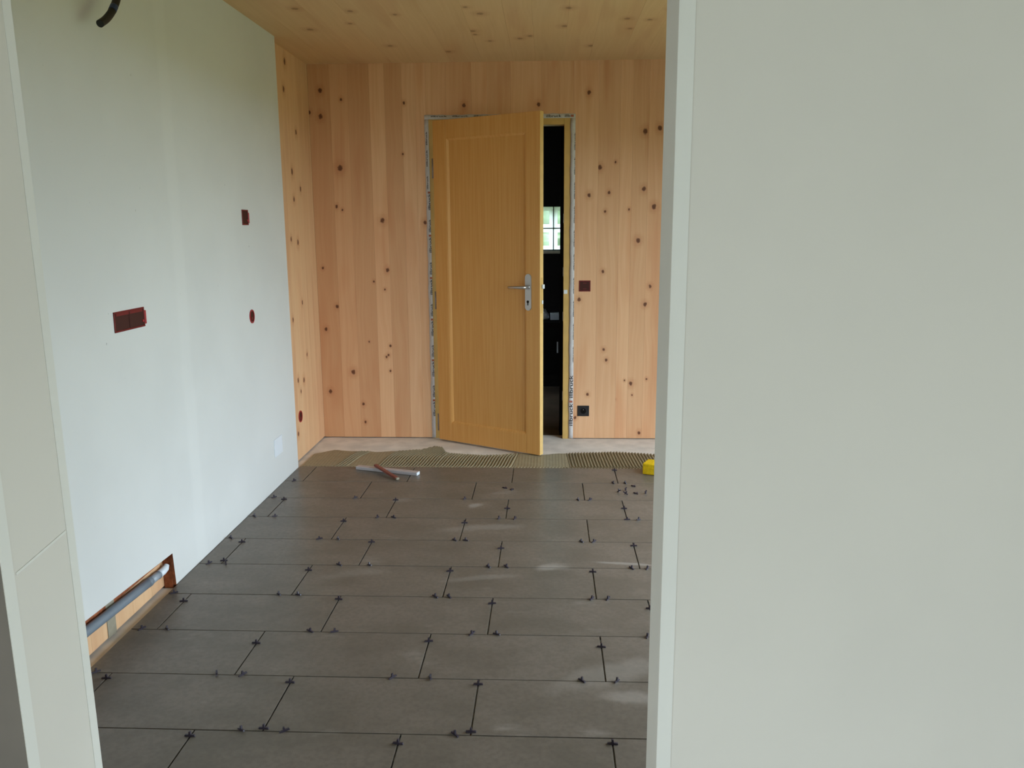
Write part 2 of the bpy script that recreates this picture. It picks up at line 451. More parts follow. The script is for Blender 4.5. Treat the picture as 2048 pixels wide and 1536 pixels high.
# ------------------------------------------------------------------ partition with the opening the picture looks through
def lean(z): return -.6925 + (1.7096-z)*.0091
bm_ = B()
z0, z1 = ZS, H
xa, xb = lean(z0), lean(z1)
def lv(x, y, z): return bm_.bm.verts.new((x, y, z))
A = [lv(-3.1, .94, z0), lv(xa, .94, z0), lv(xa, 1.1, z0), lv(-3.1, 1.1, z0)]
Bt = [lv(-3.1, .94, z1), lv(xb, .94, z1), lv(xb, 1.1, z1), lv(-3.1, 1.1, z1)]
fs = [bm_.bm.faces.new(A[::-1]), bm_.bm.faces.new(Bt)] + [bm_.bm.faces.new((A[i], A[(i+1) % 4], Bt[(i+1) % 4], Bt[i])) for i in range(4)]
bmesh.ops.recalc_face_normals(bm_.bm, faces=fs)
XO = .1481
bm_.box(XO, XR+.1, 1.0, 1.1, ZS, H)
bm_.box(-.72, XO, 1.0, 1.1, 2.12, H-.0005)
wf = bm_.build('wall_front', [M_PR, M_TAUPE])
struct(wf, 'plasterboard partition whose doorless opening frames the view', 'wall')
for p in wf.data.polygons:
    if p.normal.y < -.9 and p.center.x < -.8: p.material_index = 1
# corner beads, filled joint
def bead(name, verts_xy, zt):
    pass
def strip(name, quad, th, nrm, mat, parent):
    n_ = Vector(nrm)*th
    v = [Vector(p) for p in quad] + [Vector(p)+n_ for p in quad]
    return mesh_obj(name, v, [(3, 2, 1, 0), (4, 5, 6, 7), (0, 1, 5, 4), (1, 2, 6, 5), (2, 3, 7, 6), (3, 0, 4, 7)], mat, parent)
for (ya, yb) in ((.9405, .962), (1.082, 1.0995)):
    strip('corner_bead', [(lean(ZS), ya, ZS), (lean(ZS), yb, ZS), (lean(H), yb, H), (lean(H), ya, H)], .0009, (1, 0, 0), M_FILL, wf)
strip('corner_bead', [(XO+.0005, 1.0, ZS), (XO+.019, 1.0, ZS), (XO+.019, 1.0, H), (XO+.0005, 1.0, H)], .0007, (0, -1, 0), M_FILL, wf)
strip('filled_joint', [(lean(1.0), .966, .980), (lean(1.0), 1.08, .995), (lean(1.0), 1.08, .9985), (lean(1.0), .966, .9835)], .0013, (1, 0, 0), M_FILL, wf)

# ------------------------------------------------------------------ outer shell with the windows and the added west opening (outside the picture)
y0, y1, a, b = W1
wr = B().box(XR, XR+.25, -3.1, y0, -.3, H+.03).box(XR, XR+.25, y1, 5.8, -.3, H+.03).box(XR, XR+.25, y0, y1, -.3, a).box(XR, XR+.25, y0, y1, b, H+.03).build('wall_right', M_PR)
struct(wr, 'right wall of the tiled room with wide glazed doors', 'wall')
win = empty('window_1', (XR+.05, (y0+y1)/2, a)); struct(win, 'wide window in the right wall', 'window')
def wbox(nm, *a_):
    o = B().box(*a_, .004).build(nm, M_WHITE); o.parent = win; o.matrix_parent_inverse = Matrix.Translation(-Vector((XR+.05, (y0+y1)/2, a)))
for yy in (y0+.035, (y0+y1)/2, y1-.035): wbox('stile', XR+.03, XR+.10, yy-.035, yy+.035, a+.0701, b-.0701)
for zz in (a+.035, b-.035): wbox('rail', XR+.03, XR+.10, y0, y1, zz-.035, zz+.035)
xx0, xx1, a, b = W2
wq = B().box(-3.1, xx0, -3.25, -3.0, -.3, H+.03).box(xx1, XR+.25, -3.25, -3.0, -.3, H+.03).box(xx0, xx1, -3.25, -3.0, -.3, a).box(xx0, xx1, -3.25, -3.0, b, H+.03).build('wall_rear', M_PR)
struct(wq, 'rear wall with a window behind the viewer', 'wall')
wl2 = B().box(-3.25, -3.0, -3.1, W3[0], -.3, H+.03).box(-3.25, -3.0, W3[1], 1.1, -.3, H+.03).box(-3.25, -3.0, W3[0], W3[1], -.3, W3[2]).box(-3.25, -3.0, W3[0], W3[1], W3[3], H+.03).build('wall_west', M_PR)
struct(wl2, 'side wall of the room in front of the opening', 'wall')

# ------------------------------------------------------------------ door frame, tape, door
tr = empty('trim_1', ((DOX0+DOX1)/2, D+.05, ZS)); struct(tr, 'pale timber door frame set in the board wall', 'door frame')
def in_frame(bb, nm, m):
    o = bb.build(nm, m); o.parent = tr; o.matrix_parent_inverse = Matrix.Translation(-tr.location); return o
in_frame(B().box(DOX0+.001, -.746, D+.003, D+.09, ZS, DOZ-.001, .001), 'jamb', M_JAMB)
in_frame(B().box(.1055, DOX1-.001, D+.003, D+.09, ZS, DOZ-.001, .001), 'jamb', M_JAMB)
in_frame(B().box(-.7455, .105, D+.003, D+.09, 2.0757, DOZ-.001, .001), 'head', M_JAMB)
o = in_frame(B().box(.108, .132, D-.0005, D+.0028, .984, 1.010, .001), 'strike_plate', M_WHITE); o['label'] = 'small white strike plate'
for z in (.80, 1.10, 1.45, .25):
    in_frame(B().box(.1025, .1054, D+.01, D+.05, z, z+.06, .0005), 'seal_clip', M_WHITE)

tp = empty('sealing_tape', ((DOX0+DOX1)/2, D, ZS))
tag(tp, 'white sealing tape with black and red print around the door frame', 'tape')
def in_tape(o): o.parent = tp; o.matrix_parent_inverse = Matrix.Translation(-tp.location); return o
def wavy_tape(x0, x1, z0, z1, n, vertical, yb):
    v = []; f = []
    for i in range(n+1):
        t = i/n
        e = .0015*math.sin(i*1.7)+.001*math.sin(i*.6)
        if vertical:
            z = z0+(z1-z0)*t; aa, bb_ = x0+e, x1
            v += [(aa, yb-.0006, z), ((aa+bb_)/2, yb-.0012, z), (bb_, yb-.0004, z)]
        else:
            x = x0+(x1-x0)*t
            v += [(x, yb-.0006, z1+e), (x, yb-.0012, (z0+z1)/2), (x, yb-.0004, z0)]
    for i in range(n):
        for j in range(2):
            f.append((i*3+j, i*3+j+1, i*3+j+4, i*3+j+3) if vertical else (i*3+j+3, i*3+j+4, i*3+j+1, i*3+j))
    o = mesh_obj('tape_strip', v, f, M_TAPE, None, True)
    sm_ = o.modifiers.new('thickness', 'SOLIDIFY'); sm_.thickness = .0004; sm_.offset = 0
    return in_tape(o)
TYB = D-.0003
wavy_tape(-.803, -.7765, ZS+.004, 2.115, 60, True, TYB)
wavy_tape(.1465, .1775, ZS+.004, 2.115, 60, True, TYB)
wavy_tape(-.803, .1775, 2.1152, 2.143, 40, False, TYB)
word_cache = {}
def word(txt):
    if txt not in word_cache:
        cu = bpy.data.curves.new('print', 'FONT'); cu.body = txt; cu.size = 1; cu.align_x = 'LEFT'
        cu.offset = .012
        to = bpy.data.objects.new('print', cu); COL.objects.link(to)
        bpy.context.view_layer.update()
        me = bpy.data.meshes.new_from_object(to.evaluated_get(bpy.context.evaluated_depsgraph_get()))
        bpy.data.objects.remove(to)
        xs_ = [v.co.x for v in me.vertices]; zs_ = [v.co.y for v in me.vertices]
        me.transform(Matrix.Translation((-min(xs_), -min(zs_), 0)))
        me.transform(Matrix.Diagonal((1/(max(xs_)-min(xs_)), 1/(max(zs_)-min(zs_)), 1, 1)))
        word_cache[txt] = me
    return word_cache[txt]
def put_word(txt, x, z, length, height, up, mat):
    """up: True reads bottom to top, False reads left to right; (x,z) lower-left corner on the wall"""
    me = word(txt).copy(); me.name = 'print'
    me.materials.clear(); me.materials.append(mat)
    me.transform(Matrix.Diagonal((length, height, 1, 1)))
    if up:   # text +x -> world +z, text +y -> world -x
        me.transform(Matrix(((0, -1, 0, x+height), (0, 0, -1, 0), (1, 0, 0, z), (0, 0, 0, 1))))
    else:
        me.transform(Matrix(((1, 0, 0, x), (0, 0, -1, 0), (0, 1, 0, z), (0, 0, 0, 1))))
    me.transform(Matrix.Translation((0, TYB-.0022, 0)))
    o = link(bpy.data.objects.new('print', me)); return in_tape(o)
def red_bar(x0, x1, z0, z1):
    in_tape(B().box(x0, x1, TYB-.0022, TYB-.0019, z0, z1).build('print', M_INKR))
z = .14
n_ = 0
while z < 2.02:
    hh = .015 if z < 1.62 else .010
    xx = -.797 + (.006 if z < 1.62 else 0)
    put_word('illbruck', xx, z, .085 if n_ % 2 else .105, hh, True, M_INK)
    if n_ % 2 == 0 and z < 1.62: red_bar(xx, xx+hh, z+.106, z+.119)
    z += .145 if n_ % 2 else .135
    n_ += 1
for z in (.075, .272): put_word('illbruck', .1495, z, .158, .025, True, M_INK)
red_bar(.1495, .172, .2385, .253)
z = .52
while z < 2.0:
    put_word('illbruck', .1708, z, .11, .0065, True, M_INK); z += .155
put_word('illbruck', -.012, 2.1205, .098, .0165, False, M_INK)
put_word('illb', .108, 2.1205, .036, .0165, False, M_INK)
red_bar(.147, .166, 2.121, 2.135)
for x in (-.76, -.62, -.48): put_word('illbruck', x, 2.129, .105, .010, False, M_INK)

# the open door leaf, modelled in its own frame: x along the leaf, y through it, z up
DR = math.atan2(-.405, .696)
dr = empty('door_1', (-.742, 5.450, 0), DR); struct(dr, 'yellow brown panelled timber door standing ajar', 'door')
WL, ZB, ZT, TH = .8045, -.0045, 2.0985, .040
def leafbox(nm, x0, x1, y0, y1, z0, z1, m, bev=.0012): return B().box(x0, x1, y0, y1, z0, z1, bev).build(nm, m, dr)
SL, SR_, RB, RT = .101, .706, .116, 1.988
leafbox('stile', 0, SL, 0, TH, ZB, ZT, M_DOOR)
leafbox('stile', SR_, WL-.0012, 0, TH, ZB, ZT, M_DOOR)
leafbox('rail', SL+.0004, SR_-.0004, .0004, TH, ZB, RB, M_DOOR)
leafbox('rail', SL+.0004, SR_-.0004, .0004, TH, RT, ZT, M_DOOR)
leafbox('panel', SL-.005, SR_+.005, .013, .026, RB-.005, RT+.005, M_DOOR, 0)
mv = []
for (ix, iz, yy) in ((0, 0, .0015), (.005, .005, .0015), (.017, .017, .0105), (.019, .019, .0129), (0, 0, .0129)):
    mv.append([(SL+ix, yy, RB+iz), (SR_-ix, yy, RB+iz), (SR_-ix, yy, RT-iz), (SL+ix, yy, RT-iz)])
vv_ = [p for ring in mv for p in ring]; ff = []
for r_ in range(len(mv)-1):
    for i in range(4): ff.append((r_*4+i, r_*4+(i+1) % 4, (r_+1)*4+(i+1) % 4, (r_+1)*4+i))
mesh_obj('moulding', vv_, ff, M_DOOR, dr)
o = leafbox('edge_lipping', WL-.0012, WL, .0006, TH-.0006, ZB, ZT, M_DOOREDGE, 0); o['label'] = 'pale free edge of the door'
def plate(ya, yb):
    q_ = []
    for k in range(13):
        t = math.pi*k/12; q_.append((.722+.022*math.cos(t), 1.119+.022*math.sin(t)))
    for k in range(13):
        t = math.pi+math.pi*k/12; q_.append((.722+.022*math.cos(t), .937+.022*math.sin(t)))
    return B().prism(q_, 1, ya, yb)
hp = plate(-.008, -.0002)
bmesh.ops.bevel(hp.bm, geom=[e_ for e_ in hp.bm.edges if all(v.co.y < -.007 for v in e_.verts)], offset=.002, segments=2, affect='EDGES')
hp = hp.build('handle_plate', M_STEEL, dr); hp['label'] = 'brushed aluminium handle plate'
lev = B().tube([(.722, -.006, 1.060), (.722, -.040, 1.060), (.720, -.048, 1.060), (.712, -.053, 1.0605), (.700, -.055, 1.060), (.66, -.055, 1.059), (.615, -.050, 1.058), (.604, -.046, 1.058)], [.0095, .0095, .0098, .010, .0095, .0085, .008, .0065], 12)
lev.tube([(.722, -.0075, 1.060), (.722, -.014, 1.060)], .014, 16)
lev.build('lever', M_STEEL, hp)
B().tube([(.722, -.0078, .970), (.722, -.0095, .970)], .0085, 14).box(.7185, .7255, -.0092, -.0078, .948, .966).build('keyhole', M_DARK, hp)
hp2 = plate(TH+.0002, TH+.008).build('handle_plate', M_STEEL, dr)
B().tube([(.722, TH+.007, 1.060), (.722, TH+.045, 1.060), (.70, TH+.054, 1.060), (.61, TH+.05, 1.058)], [.0095, .0097, .0095, .0075], 12).build('lever', M_STEEL, hp2)
o = leafbox('lock_front', WL+.0002, WL+.002, .010, .030, .90, 1.12, M_JAMB, .0004); o['label'] = 'pale lock forend in the door edge'
B().box(WL+.002, WL+.014, .016, .034, 1.052, 1.078, .002).build('latch_bolt', M_WHITE, dr)
B().box(WL+.002, WL+.007, .016, .030, .958, .980, .0015).build('lock_bolt', M_WHITE, dr)
for (za, zb) in ((1.74, 1.865), (.889, 1.007), (.053, .170)):
    hg = B().tube([(-.010, .010, za), (-.010, .010, zb)], .0085, 12).box(-.010, -.0003, .006, .020, za+.01, zb-.01)
    hg = hg.build('hinge', M_HINGE, dr); hg['label'] = 'grey metal hinge'

# ------------------------------------------------------------------ boxes and plates on the walls
def box_on_left(name, y0, y1, z0, z1, label, two=False):
    """square flush box in the lining: rim proud, open inside"""
    e = empty(name, (XL, (y0+y1)/2, z0)); tag(e, label, 'electrical box')
    def P(bb, nm, m):
        o = bb.build(nm, m); o.parent = e; o.matrix_parent_inverse = Matrix.Translation(-e.location); return o
    t = .006
    b_ = B()
    b_.box(XL+.0003, XL+.004, y0, y1, z0, z0+t, .001).box(XL+.0003, XL+.004, y0, y1, z1-t, z1, .001)
    b_.box(XL+.0003, XL+.004, y0, y0+t, z0+t, z1-t, .001).box(XL+.0003, XL+.004, y1-t, y1, z0+t, z1-t, .001)
    P(b_, 'rim', M_RED)
    P(B().box(XL+.0002, XL+.0018, y0+t*.9, y1-t*.9, z0+t*.9, z1-t*.9), 'cover', M_REDIN)
    if two:
        P(B().box(XL+.0019, XL+.0034, (y0+y1)/2-.004, (y0+y1)/2+.004, z0+t, z1-t, .001), 'divider', M_REDIN)
        P(B().box(XL+.0019, XL+.0030, y0+.015, y1-.012, z1-.016, z1-t, .0005), 'lip', M_RED)
    o = P(B().tube([(XL+.0019, y1-.012, z0+.3*(z1-z0)), (XL+.0040, y1-.012, z0+.3*(z1-z0))], .005, 10), 'screw_boss', M_REDL)
    P(B().box(XL+.0003, XL+.0046, y1+.0002, y1+.012, z0+.12*(z1-z0), z1-.18*(z1-z0), .0018), 'edge_clip', M_REDL)
    return e
box_on_left('electrical_box', 2.781, 2.998, 1.065, 1.1375, 'wide dark red double box set in the plaster wall', True)
box_on_left('electrical_box', 4.067, 4.150, 1.441, 1.516, 'square dark red box, the upper one near the far edge of the plaster wall')

def round_box(xf, yc, zc, ry, rz, label, sock=False):
    e = empty('electrical_box', (xf, yc, zc)); tag(e, label, 'electrical box')
    def ring(r0, r1, x0, x1, nm, m, n=28, squash=1.0):
        v = []; f = []
        for k in range(n):
            c, s_ = math.cos(2*math.pi*k/n), math.sin(2*math.pi*k/n)
            for (x, r) in ((x0, r1), (x1, r1), (x1, r0), (x0, r0)):
                v.append((x, c*r*ry, s_*r*rz))
        for k in range(n):
            k2 = (k+1) % n
            for j in range(4): f.append((k*4+j, k*4+(j+1) % 4, k2*4+(j+1) % 4, k2*4+j))
        return mesh_obj(nm, v, f, m, e)
    ring(.84, 1, .0003, .0045, 'rim', M_REDL)
    def disc(r, x0, x1, nm, m, zo=0):
        return B().tube([(x0, 0, zo), (x1, 0, zo)], r, 24).build(nm, m, e)
    d_ = disc(min(ry, rz)*.86, .0002, .0012, 'cover', M_REDIN)
    disc(min(ry, rz)*.3, .0013, .0034, 'screw_boss', M_RED, -.3*rz)
    return e
round_box(XL, 4.115, .983, .032, .035, 'round red box, the lower one near the far edge of the plaster wall')
round_box(XW, 4.985, .258, .036, .037, 'round red box low on the narrow spruce side wall')

e = empty('electrical_box', (.248, D, .9993)); tag(e, 'square dark red box on the board wall beside the door frame', 'electrical box')
def onback(bb, nm, m, e):
    o = bb.build(nm, m); o.parent = e; o.matrix_parent_inverse = Matrix.Translation(-e.location); return o
x0, x1, z0, z1 = .2100, .2865, .9995, 1.0728
onback(B().box(x0, x1, D-.004, D-.0003, z0, z1, .0012), 'cover', M_RED, e)
onback(B().box(x0+.007, x1-.007, D-.0052, D-.0041, z0+.007, z1-.007, .0005), 'inner_plate', M_REDIN, e)
for zz in (z0+.018, z1-.018): onback(B().box((x0+x1)/2-.012, (x0+x1)/2+.012, D-.0062, D-.0053, zz-.002, zz+.002), 'slot', M_RED, e)
e = empty('wall_socket', (.247, D, .1446)); tag(e, 'square black power socket low on the board wall beside the door frame', 'socket')
x0, x1, z0, z1 = .2075, .2868, .1448, .2182
onback(B().box(x0, x1, D-.006, D-.0003, z0, z1, .002, 2), 'plate', M_SOCK, e)
xc, zc = (x0+x1)/2, (z0+z1)/2
bb = B(); bb.tube([(xc, D-.0062, zc), (xc, D-.0085, zc)], [.026, .0245], 28); onback(bb, 'socket_ring', M_SOCK, e)
onback(B().tube([(xc, D-.0086, zc), (xc, D-.0090, zc)], .019, 24), 'socket_well', M_BLACK, e)
for dx in (-.0095, .0095): onback(B().tube([(xc+dx, D-.0091, zc), (xc+dx, D-.0094, zc)], .0028, 10), 'contact_hole', M_DARK, e)
onback(B().tube([(xc, D-.0091, zc+.010), (xc, D-.016, zc+.010)], .0026, 10), 'earth_pin', M_STEEL, e)

cp = B().box(XL+.0002, XL+.0030, 4.329, 4.463, .174, .274, .0012, 2).build('white_rectangle', M_WHITE)  # thin white rectangle, slightly proud of the lining
tag(recentre(cp, (XL, 4.396, .174)), 'thin white rectangle low on the plaster wall', 'plate')

# ------------------------------------------------------------------ conduit, pipe
cd = empty('conduit', (XL, 2.93, 2.335)); tag(cd, 'black conduit end with a blue band hanging from the plaster wall', 'conduit')
def incd(o): o.parent = cd; o.matrix_parent_inverse = Matrix.Translation(-cd.location); return o
P0 = [(XL-.005, 2.93, 2.335), (XL+.03, 2.928, 2.322), (XL+.058, 2.915, 2.28), (XL+.068, 2.895, 2.22)]
P1 = [(XL+.068, 2.895, 2.22), (XL+.070, 2.866, 2.173), (XL+.071, 2.842, 2.145)]
P2 = [(XL+.071, 2.842, 2.145), (XL+.071, 2.818, 2.120), (XL+.070, 2.785, 2.094), (XL+.068, 2.748, 2.072)]
def smooth(P, n=6):
    P = [Vector(p) for p in P]; out = []
    for i in range(len(P)-1):
        p0, p1, p2, p3 = P[max(i-1, 0)], P[i], P[i+1], P[min(i+2, len(P)-1)]
        for t in range(n):
            t /= n
            out.append(.5*((2*p1)+(-p0+p2)*t+(2*p0-5*p1+4*p2-p3)*t*t+(-p0+3*p1-3*p2+p3)*t**3))
    return out+[P[-1]]
full = smooth(P0+P1[1:]+P2[1:], 7)
incd(B().tube(full, .0122, 16).build('hose', M_HOSE))
i0 = min(range(len(full)), key=lambda i: abs(full[i].z-2.140)); 
incd(B().tube(full[i0-2:i0+4], .0127, 16).build('band', M_BLUE))

XP = -1.5385
pp = empty('drain_pipe', (XP, 2.5, .08)); tag(pp, 'grey plastic drain pipe inside the wall cut-out', 'pipe')
def inpp(o): o.parent = pp; o.matrix_parent_inverse = Matrix.Translation(-pp.location); return o
def pz(y): return .101 - (y-2.467)*.048
inpp(B().tube([(XP, y, pz(y)) for y in (1.965, 2.2, 2.5, 2.75, 2.905)], .0178, 20).build('pipe_run', M_GREYP))
inpp(B().tube([(XP, y, pz(y)) for y in (2.895, 2.899, 2.914, 2.918)], [.0178, .0187, .0187, .0178], 20).build('collar', M_GREYP))
inpp(B().tube([(XP, y, pz(y)) for y in (2.919, 2.975)], .0160, 20).build('coupling', M_GREYL))
inpp(B().tube([(XP, y, pz(y)) for y in (2.975, 2.980, 2.986)], [.0160, .0175, .0160], 20).build('collar', M_GREYP))
inpp(B().tube([(XP, 2.987, pz(2.987)), (XP, 3.02, pz(3.02)), (XP, 3.045, pz(3.045)+.004), (XP, 3.058, pz(3.05)+.014)], [.0155, .0155, .0145, .011], 20).build('elbow', M_WHITE))

# ------------------------------------------------------------------ tile adhesive combed with a notched trowel
BK = [(-1.53, 5.05), (-1.5094, 5.09), (-1.40, 5.19), (-1.2972, 5.1675), (-1.094, 5.1474), (-.9671, 5.175), (-.83, 5.21), (-.75, 5.30), (-.70, 5.28), (-.66, 5.15), (-.6306, 5.121), (-.4318, 5.0778), (-.3011, 5.09), (-.1766, 5.1435), (-.0302, 5.0988), (.0503, 5.1245), (.1801, 5.1515), (.3427, 5.1673), (.4722, 5.18), (.6765, 5.1266), (1.0, 5.15), (1.6, 5.14)]
def back_edge(x):
    for (a, ya), (b, yb) in zip(BK, BK[1:]):
        if a <= x <= b: return ya+(yb-ya)*(x-a)/(b-a)
    return BK[-1][1]
ZN = [(-1.285, -1.205, 1, .15), (-1.03, -.655, 1, .10), (-.655, -.42, 1, .12), (-.42, -.205, 1, .10), (.135, 1.6, 1, -.05)]
def ss(a, b, x):
    t = max(0, min(1, (x-a)/(b-a))); return t*t*(3-2*t)
YF = 4.7565
NX, NY = 2500, 40
XA, XB = -1.5085, 1.3
verts = []; faces = []
for i in range(NX+1):
    x = XA+(XB-XA)*i/NX
    be = back_edge(x)+.010*noise.noise(Vector((x*9, 0, 3)))+.006*noise.noise(Vector((x*33, 0, 7)))
    for j in range(NY+1):
        t = j/NY; y = YF+(be-YF)*t
        amp = .05; xs_ = x
        for (a, b, am, sl) in ZN:
            cur = sl*(y-4.95) + (.06*ss(5.0, 5.3, y) if x < -.2 else 0)
            xq = x-cur
            wgt = ss(a-.012, a+.012, xq)*(1-ss(b-.012, b+.012, xq))
            if wgt > .02: amp = max(amp, wgt); xs_ = xq
        fr = 1-ss(4.785, 4.815, y)
        if fr > 0:
            amp = max(amp, .95*fr); xs_ = xs_ - .012*fr*(1 if x > .1 else -.6)
        ph = xs_/.0192
        r_ = .5+.5*math.cos(2*math.pi*ph)
        r_ = ss(.34, .72, r_)
        h = -.0160+.0040+amp*(r_*.0100-.0042)+.0010*noise.noise(Vector((x*14, y*14, 0)))+.0010*(1-amp)
        edge = ss(1.0, .93, t) if False else (1-ss(.955, 1.0, t))
        h = (ZS-.0005) + (h-(ZS-.0005))*edge
        verts.append((x, y, min(h, -.0055)))
for i in range(NX):
    for j in range(NY):
        a = i*(NY+1)+j
        faces.append((a, a+NY+1, a+NY+2, a+1))
mo = mesh_obj('tile_adhesive', verts, faces, M_MORTAR, None, True)
tag(recentre(mo, (-.3, 4.95, ZS)), 'olive grey bed of combed tile adhesive behind the last tile row', 'adhesive', kind='stuff')

# ------------------------------------------------------------------ tile spacers standing in the joints
def spacer_mesh():
    a, t = .0155, .0024          # arm, half web, half thickness
    pts = [(-a, -t), (-t, -t), (-.0016, -.0075), (.0016, -.0075), (t, -t), (a, -t), (a*.92, t), (t*1.4, t*1.3), (t, .0125), (-t, .0125), (-t*1.4, t*1.3), (-a*.92, t)]
    b_ = B(); b_.prism(pts, 1, -.0026, .0026)
    me = bpy.data.meshes.new('tile_spacer'); b_.bm.to_mesh(me); b_.bm.free(); me.materials.append(M_SPACER)
    return me
SM = spacer_mesh()
def spacer(x, y, z, rz, label, tilt=(0, 0)):
    o = bpy.data.objects.new('tile_spacer', SM); link(o)
    o.location = (x, y, z); o.rotation_euler = (tilt[0], tilt[1], rz)
    return tag(o, label, 'spacer', 'tile spacers on the floor')
ORD = ['first', 'second', 'third', 'fourth', 'fifth', 'sixth', 'seventh', 'eighth', 'ninth', 'tenth', 'eleventh']
VS = [(-1, -1.016, 2.066), (-1, -.416, 2.051), (-1, .184, 2.07), (0, -.816, 2.108), (0, -.216, 2.112), (0, -1.416, 2.357), (0, -.816, 2.353), (0, -.216, 2.361), (1, -1.012, 2.598), (1, -.412, 2.63), (1, .188, 2.61), (2, -1.41, 2.913), (2, -.81, 2.949), (2, -.21, 2.93), (2, .39, 2.905), (3, -1.008, 3.219), (3, -.408, 3.227), (3, .192, 3.237), (4, -1.407, 3.524), (4, -.807, 3.541), (4, -.207, 3.482), (4, .393, 3.53), (4, -1.407, 3.309), (5, -1.004, 3.809), (5, -.404, 3.802), (6, -1.405, 4.132), (6, -.805, 4.136), (6, -.205, 4.018), (6, .395, 4.034), (6, .395, 3.871), (8, .4, 4.712)]
HS = [(0, -.879), (0, -.753), (0, -.261), (1, -1.471), (1, -1.07), (1, -.984), (1, -.495), (1, -.373), (1, .112), (1, .223), (2, -1.464), (2, -1.371), (2, -.848), (2, -.76), (2, -.266), (2, -.178), (2, .354), (3, -1.48), (3, -1.058), (3, -.981), (3, -.437), (3, -.383), (3, .175), (3, .237), (4, -1.461), (4, -1.387), (4, -.892), (4, -.761), (4, -.249), (4, -.173), (4, .358), (4, .424), (5, -1.478), (5, -1.06), (5, -.971), (5, -.427), (5, -.376), (5, .158), (5, .215), (6, -1.472), (6, -1.368), (6, -.848), (6, -.766), (6, -.239), (6, -.16), (6, .451), (7, -1.47), (7, -1.029), (7, -.439), (7, .164), (7, .227), (8, -1.452), (8, .372), (8, .44)]
for k, x, y in VS:
    mid = TY0+(k+.5)*TD
    same = sorted(set(round(a_[1], 2) for a_ in VS if a_[0] == k))
    jn = ORD[same.index(round(x, 2))]
    end = 'far' if y > mid else 'near'
    spacer(X0[k]+round((x-X0[k])/TW)*TW, y, .0027, random.uniform(-.2, .2),
           'dark spacer at %s end of %s short joint from left, %s tile row from front' % (end, jn, ORD[k+1]))
for k in sorted(set(a_[0] for a_ in HS)):
    xs_ = sorted(a_[1] for a_ in HS if a_[0] == k)
    for i, x in enumerate(xs_):
        spacer(x, TY0+k*TD, .0027, random.choice((-1, 1))*random.uniform(.45, 1.25),
               'dark spacer, %s from left on the %s long crosswise joint from front' % (ORD[i], ORD[k]), (random.uniform(-.1, .1), random.uniform(-.2, .2)))
LO = [((.4811, 4.4068), 'loose dark spacer lying farthest back in the scatter near yellow sponge'),
      ((.3912, 4.2959), 'loose dark spacer at the left end of the scatter near yellow sponge'),
      ((.4296, 4.325), 'loose dark spacer second from left, upper of two, in scatter near yellow sponge'),
      ((.4231, 4.2599), 'loose dark spacer second from left, lower of two, in scatter near yellow sponge'),
      ((.4815, 4.2784), 'loose dark spacer lying flat, second from right in scatter near yellow sponge'),
      ((.5322, 4.2738), 'loose dark spacer at the right end of the scatter near yellow sponge'),
      ((-.2337, 4.3563), 'left of two loose dark spacers lying on the middle of the floor'),
      ((-.1964, 4.3306), 'right of two loose dark spacers lying on the middle of the floor')]
for i, ((x, y), lb) in enumerate(LO):
    lay = i in (4, 6, 7, 0)
    if lay: spacer(x, y, .0029, random.uniform(0, 3), lb, (math.pi/2-.12, 0))
    else: spacer(x, y, .0095, random.uniform(0, 3), lb, (.25, .6))

# ------------------------------------------------------------------ tools left on the tiles
pA, pB = Vector((-1.142, 4.708, 0)), Vector((-.757, 4.588, 0))
v_ = pB-pA; Lb = v_.length; an = math.atan2(v_.y, v_.x)
st = empty('straightedge', pA, an); tag(st, 'pale grey aluminium straightedge lying on the tiles by the adhesive', 'straightedge')
B().box(0, Lb, -.019, .019, .0012, .020, .002, 2).build('bar', M_ALU, st)
B().box(Lb+.0002, Lb+.004, -.0185, .0185, .0014, .0198, .001).build('end_cap', M_WHITE, st)
B().box(.012, Lb-.012, -.006, .006, .0201, .0209, .0003).build('rib', M_ALU, st)
qa, qb = Vector((-1.026, 4.676, .0265)), Vector((-.856, 4.487, .001))
v_ = qb-qa; Ls = v_.length
sk = empty('wooden_stick', qa); tag(sk, 'short reddish brown stick leaning on the straightedge', 'stick')
sk.rotation_euler = v_.to_track_quat('X', 'Z').to_euler()
B().box(0, Ls-.012, -.010, .010, .0005, .014, .003, 2).build('shaft', M_STICK, sk)
o = B().box(Ls-.0118, Ls, -.0096, .0096, .001, .0135, .003, 2).build('tip', M_GREYW, sk); o['label'] = 'pale end of the stick'

sp_ = B().box(0, .15, 0, .105, .0003, .066, .007, 3)
bmesh.ops.subdivide_edges(sp_.bm, edges=[e_ for e_ in sp_.bm.edges if e_.calc_length() > .03], cuts=6, use_grid_fill=True)
for v in sp_.bm.verts:
    if v.co.z > .004: v.co += Vector((noise.noise(v.co*50), noise.noise(v.co*50+Vector((5, 0, 0))), noise.noise(v.co*50+Vector((0, 9, 0)))))*.0018
sg = sp_.build('sponge', M_YEL)
sg.location = (.556, 4.640, 0); sg.rotation_euler = (0, 0, math.radians(-24))
tag(sg, 'yellow sponge block on the tiles beside the partition edge', 'sponge')

# ------------------------------------------------------------------ dark store room behind the door
f2_ = B().box(-3.1, XR+.1, 5.80, 7.9, -.2, -.03).box(DOX0, DOX1, 5.621, 5.80, -.2, -.024).build('floor_2', M_FLOOR2)
struct(f2_, 'worn concrete floor of the dark store room', 'floor')
